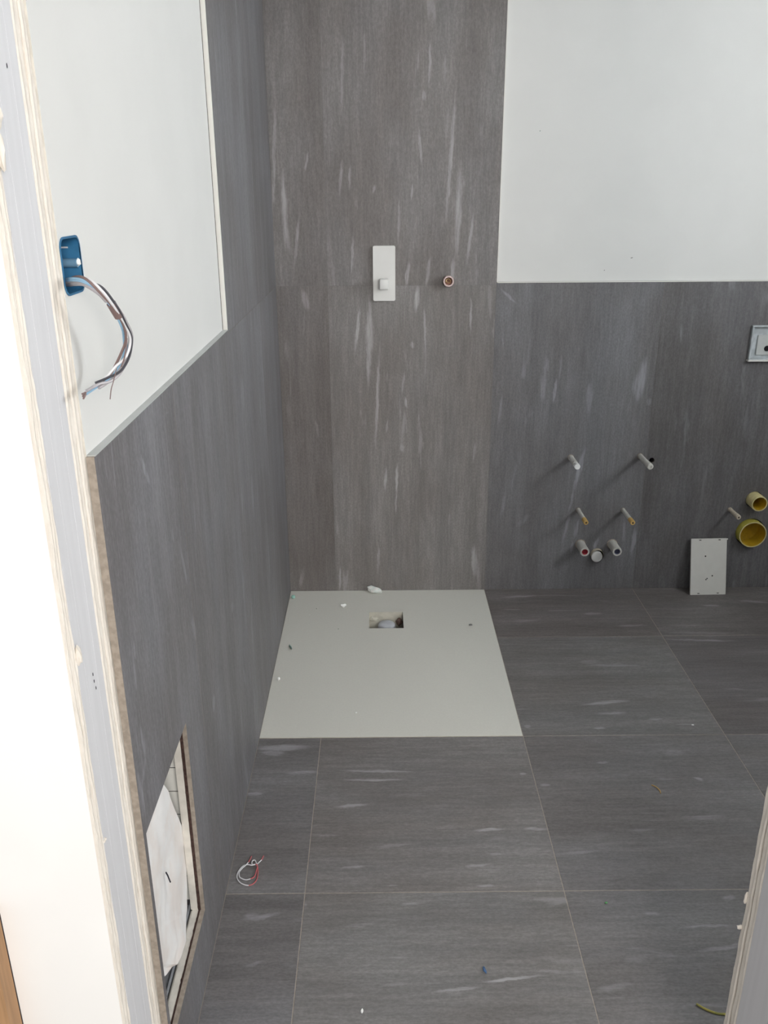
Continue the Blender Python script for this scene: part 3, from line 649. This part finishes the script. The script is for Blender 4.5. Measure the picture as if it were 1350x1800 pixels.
cis = empty('flush_plate_box', (1.826, 0, CIST[1]), 'grey-white plastic flush plate opening box at the right edge above the toilet pipes', 'flush box')
X0, Z0, X1, Z1 = CIST
bm = bmesh.new()
for lo, hi in (((X0, -.016, Z0), (X1, .06, Z0+.008)), ((X0, -.010, Z1-.006), (X1, .06, Z1)), ((X0, -.012, Z0+.008), (X0+.006, .06, Z1-.006)), ((X1-.006, -.012, Z0+.008), (X1, .06, Z1-.006))): add_box(bm, lo, hi, .001)
bm_obj('box_frame', bm, 'cistern', cis)
plate('box_back', rect(X0+.006, Z0+.008, X1-.006, Z1-.006), [circ(1.782, .968, .009, 14), circ(1.872, .968, .009, 14)], mBack, .012, .004, ('cistern', 'black'), cis)
box('dark_backing', (X0+.01, .012, Z0+.012), (X1-.01, .016, Z1-.01), 'black', cis)
box('bottom_lip', (X0-.004, -.020, Z0-.002), (X1+.004, -.0003, Z0+.004), 'trim', cis, .001)
box('inner_panel', (X0+.028, -.001, Z0+.018), (X1-.028, .0035, Z1-.035), 'trim_grey', cis, .002)
bpy.data.objects['inner_panel']['label'] = 'pale raised panel'
# black ring and disc on the raised panel, painting a hole's inner shade
lathe('painted_screw_hole', [(.0078, .0005), (.0086, .0025), (.0095, .0018), (.0102, .0010)], 'black', cis, (1.782, -.001, .968))
lathe('painted_screw_hole', [(0, .0012), (.0085, .0012)], 'black', cis, (1.782, -.001, .968))

# ------------------------------------------------------------------ metal cover leaning on the back wall
cov = empty('metal_cover', (1.668, -.060, 0), 'pale grey rectangular metal cover leaning against the back wall on the floor', 'cover')
ang = math.atan2(.045, .222)
Hc, Wc = .228, .1425
def mc(u, v, w_):
    # u across, v up the sheet, w_ thickness towards the room
    y = -.0595 + v*math.sin(ang) - w_*math.cos(ang) - .004*(1-u/Wc)
    z = v*math.cos(ang) + w_*math.sin(ang)
    return (1.5965+u-.007*v/Hc, y, z+.0003)
sl = lambda cu, cv: rrect(cu-.0048, cv-.0016, cu+.0048, cv+.0016, .0015, 2)
plate('cover_sheet', rrect(0, 0, Wc, Hc, .0015, 2), [sl(.033, .006), sl(.111, .006), sl(.036, Hc-.006), sl(.113, Hc-.006),
      circ(.058, .157, .0032, 10), circ(.087, .077, .003, 10), circ(.062, .062, .0028, 10), circ(.0665, .0665, .0026, 10)], mc, 0, .0012, ('cover', 'gap'), cov)
plate('cover_flange', rect(.0005, .0005, .002, Hc-.0005), [], mc, -.0075, 0, ('cover',), cov)
plate('cover_flange', rect(Wc-.002, .0005, Wc-.0005, Hc-.0005), [], mc, -.0075, 0, ('cover',), cov)
plate('cover_flange', rect(.002, Hc-.002, Wc-.002, Hc-.0005), [], mc, -.0075, 0, ('cover',), cov)
plate('cover_tab', rect(Wc-.001, Hc-.006, Wc+.004, Hc-.0005), [], mc, 0, .0012, ('cover',), cov)
plate('cover_inner_shade', rect(.004, .002, Wc-.004, Hc-.004), [], mc, -.0072, -.0060, ('gap',), cov)  # dark sheet behind the slots, standing in for shade inside the cover

# ------------------------------------------------------------------ blue junction box with loose wires
jb = empty('junction_box', (-.011, *BX), 'blue plastic junction box sunk in the white left wall beside the door jamb', 'junction box')
inner = rrect(BXR[0]+.0015, BXR[1]+.0015, BXR[2]-.0015, BXR[3]-.0015, .012)
bm = bmesh.new(); cols_ = []
for (y, z) in inner: cols_.append([bm.verts.new((x, y, z)) for x in (-.0095, -.056)])
for i in range(len(cols_)):
    A, B = cols_[i], cols_[(i+1) % len(cols_)]; bm.faces.new((A[0], B[0], B[1], A[1]))
bm.faces.new([c[1] for c in cols_])
bm_obj('box_cup', bm, 'blue_box', jb, smooth=True)
plate('box_rim', rrect(BXR[0]-.0002, BXR[1]-.0012, BXR[2]+.0012, BXR[3]+.0012, .0135), [inner], mSide, -.0106, -.0096, ('blue_box',), jb)
tube('screw_post', [(-.054, BX[0]+.020, BX[1]+.000), (-.013, BX[0]+.020, BX[1]+.000)], .0055, 'blue_light', jb, 10, 1, False)
lump('screw_lug', (-.012, BX[0]+.0215, BX[1]+.001), (.002, .005, .005), 'white_bit', 9, jb)
tube('slot', [(-.045, BX[0]+.0235, BX[1]+.0185), (-.024, BX[0]+.0235, BX[1]+.0185)], .0011, 'w_white', jb, 6, 1, False)
PW = [(-0.040, -2.040, 1.428), (-0.025, -2.044, 1.418), (0.0, -2.079, 1.424), (0.02, -2.099, 1.425), (0.035, -2.098, 1.415), (0.045, -2.083, 1.393), (0.05, -2.066, 1.37), (0.05, -2.053, 1.351),
      (0.045, -2.054, 1.33), (0.035, -2.061, 1.313), (0.025, -2.075, 1.303), (0.015, -2.09, 1.299), (0.01, -2.117, 1.297)]
wb = empty('wire_bundle', (-.02, -2.05, 1.41), 'looped bundle of grey, blue and black wires hanging out of the blue box', 'wires')
specs = [('w_blue', 0, .0022, 1.0), ('w_grey', 60, .0024, .97), ('w_grey', 120, .0022, 1.0), ('w_black', 180, .0018, .93), ('w_white', 240, .0020, 1.0), ('w_brown', 300, .0020, 1.0), ('w_blue', 30, .0014, .9)]
for kx, (mt, a0, rr, fr) in enumerate(specs):
    pts = []
    n_ = len(PW)
    for i, p in enumerate(PW):
        t = i/(n_-1)
        if t > fr: break
        spread = .0030+.0016*math.sin(i*1.1+kx)+(.0022 if .5 < t < .8 else 0)
        aa = math.radians(a0)+t*3.4+.4*math.sin(kx+i)
        tang = (Vector(PW[min(i+1, n_-1)])-Vector(PW[max(i-1, 0)])).normalized()
        u_ = tang.cross(Vector((1, .3, 0))).normalized(); v_ = tang.cross(u_)
        pts.append(Vector(p)+spread*(1-.5*(t > .95))*(math.cos(aa)*u_+math.sin(aa)*v_))
    tube('wire', pts, rr*.85, mt, wb, 8, 6)
tube('sheath', [(-.040, -2.040, 1.424), (-.020, -2.050, 1.418), (0.0, -2.079, 1.4215), (0.018, -2.097, 1.4225), (0.033, -2.097, 1.413), (.040, -2.090, 1.402)], .0036, 'w_grey', wb, 10, 6)
tube('tape_wrap', [(.043, -2.085, 1.398), (.047, -2.073, 1.381)], .0058, 'w_brown', wb, 12, 2, False)
bpy.data.objects['tape_wrap']['label'] = 'brown tape round the bundle'
tube('loose_strand', [(.05, -2.060, 1.352), (.05, -2.067, 1.343), (.05, -2.079, 1.332), (.05, -2.096, 1.324)], .0009, 'w_brown', wb, 6)
tube('loose_strand', [(.035, -2.068, 1.316), (.035, -2.076, 1.310), (.035, -2.087, 1.303), (.035, -2.099, 1.296), (.035, -2.107, 1.286)], .0006, 'w_brown', wb, 6)
for k in range(3):
    tube('frayed_end', [(.010, -2.113, 1.2975), (.009, -2.120+.001*k, 1.2965-.0015*k), (.0085, -2.126+.001*k, 1.297-.003*k)], .0013, 'w_brown', wb, 6, 3)

# ------------------------------------------------------------------ wires on the floor
CA = [(.073, -1.474), (.07, -1.488), (.062, -1.501), (.048, -1.503), (.034, -1.503), (.025, -1.512), (.019, -1.528), (.019, -1.544), (.028, -1.559), (.04, -1.567), (.05, -1.569), (.059, -1.565), (.066, -1.554), (.067, -1.538), (.065, -1.517), (.061, -1.505), (.055, -1.492), (.049, -1.493), (.049, -1.503), (.056, -1.507)]
CB = [(.044, -1.476), (.039, -1.497), (.034, -1.507), (.027, -1.516), (.022, -1.529), (.025, -1.543), (.032, -1.549), (.042, -1.552), (.052, -1.55), (.060, -1.543), (.063, -1.526), (.063, -1.511), (.058, -1.506), (.050, -1.509), (.044, -1.507)]
co = empty('wire_loop', (.045, -1.53, 0), 'knotted loop of red and white wire on the floor by the left wall', 'wire')
r0 = .0013
za = lambda i, n_, b_: r0+.0002+b_+(.0025 if i > n_-6 else 0)+.001*abs(math.sin(i*.9))
full = lambda L_, b_: [(x, y, za(i, len(L_), b_)) for i, (x, y) in enumerate(L_)]
fa, fb = full(CA, 0), full(CB, .0012)
tube('white_wire', fa[2:11], r0, 'w_white', co, 8)
tube('red_wire', fa[10:16], r0, 'w_red', co, 8)
tube('white_wire', fa[15:20], r0, 'w_white', co, 8)
tube('white_wire', fb[1:9], r0, 'w_white', co, 8)
tube('red_wire', fb[8:13], r0*1.1, 'w_red', co, 8)
tube('white_wire', fb[12:15], r0, 'w_white', co, 8)
tube('red_wire', [fb[0], ((fb[0][0]+fb[1][0])/2, (fb[0][1]+fb[1][1])/2, .002), fb[1]], r0, 'w_red', co, 8)
tube('white_wire', [fa[1], fa[2]], r0, 'w_white', co, 8, 2)
tube('red_wire', [fa[0], fa[1]], r0*1.2, 'w_red', co, 8, 2)
yg = tube('cable_offcut', [(.986, -1.892, .003), (1.003, -1.905, .0024), (1.026, -1.914, .0024), (1.058, -1.912, .0024), (1.096, -1.902, .003)], .0022, 'w_yg', None, 8)
tag(yg, 'curved yellow-green cable offcut on the floor by the right door jamb', 'cable')

# ------------------------------------------------------------------ crumbs and offcuts
TZ = .0012
chunk('plaster_chunk', (.340, -.026, TZ), (.031, .011, .014), 'plaster_chunk', 3, 'largest white plaster chunk on the back edge of the shower tray', 'debris', rz=-.35)
chunk('foam_pellet', (.017, -.070, TZ), (.008, .008, .008), 'mint', 1, 'round mint green pellet in the back left corner of the shower tray', 'debris', rough=.12)
chunk('plaster_crumb', (.219, -.146, TZ), (.010, .006, .007), 'white_bit', 6, 'white plaster crumb on the tray left of the drain hole', 'debris', rz=.3)
chunk('plaster_crumb', (.024, -.672, TZ), (.0045, .005, .005), 'white_bit', 8, 'white crumb near the left edge of the tray, below the green scrap', 'debris')
chunk('scrap', (.043, -.462, TZ), (.003, .016, .004), 'grey_green', 9, 'dark green folded scrap halfway along the left side of the tray', 'debris', rz=.35)
chunk('plaster_crumb', (.696, -.305, TZ), (.007, .004, .003), 'grey_bit', 12, 'grey crumb on the right side of the tray', 'debris', rz=.4)
for i, (px, py, sz, mt, lb) in enumerate([(.115, -.16, .0022, 'grey_bit', 'tiny grey crumb on the tray between green pellet and white crumb'),
        (.093, -.214, .0022, 'white_bit', 'tiny white crumb on the tray below the green pellet'), (.012, -.235, .002, 'white_bit', 'tiny white crumb against the left wall on the tray'),
        (.207, -.325, .002, 'grey_bit', 'tiny brownish crumb on the tray left of the drain hole'), (.285, -.868, .003, 'white_bit', 'small pale crumb near the front of the tray')]):
    chunk('crumb', (px, py, TZ), (sz, sz*.8, sz*.6), mt, 20+i, lb, 'debris', sub=1)
chunk('plastic_offcut', (.574, -1.808, 0), (.003, .008, .003), 'blue_bit', 31, 'small blue plastic offcut on the front floor tiles', 'debris', rz=.3)
chunk('plaster_crumb', (.321, -1.899, 0), (.0022, .005, .002), 'white_bit', 33, 'tiny white crumb near the bottom edge of the floor', 'debris')
tw = tube('wire_offcut', [(1.097, -1.222, .0016), (1.106, -1.232, .003), (1.112, -1.245, .002), (1.111, -1.256, .0016)], .0015, 'orange_bit', None, 6)
tag(tw, 'small bent orange wire offcut on the floor right of the tray', 'debris')
chunk('plastic_offcut', (.871, -1.631, 0), (.004, .003, .002), 'green_bit', 35, 'tiny green speck on a floor tile joint', 'debris', sub=1)
chunk('crumb', (1.304, -.947, 0), (.004, .002, .002), 'white_bit', 37, 'tiny pale crumb on the right floor tiles', 'debris', sub=1)
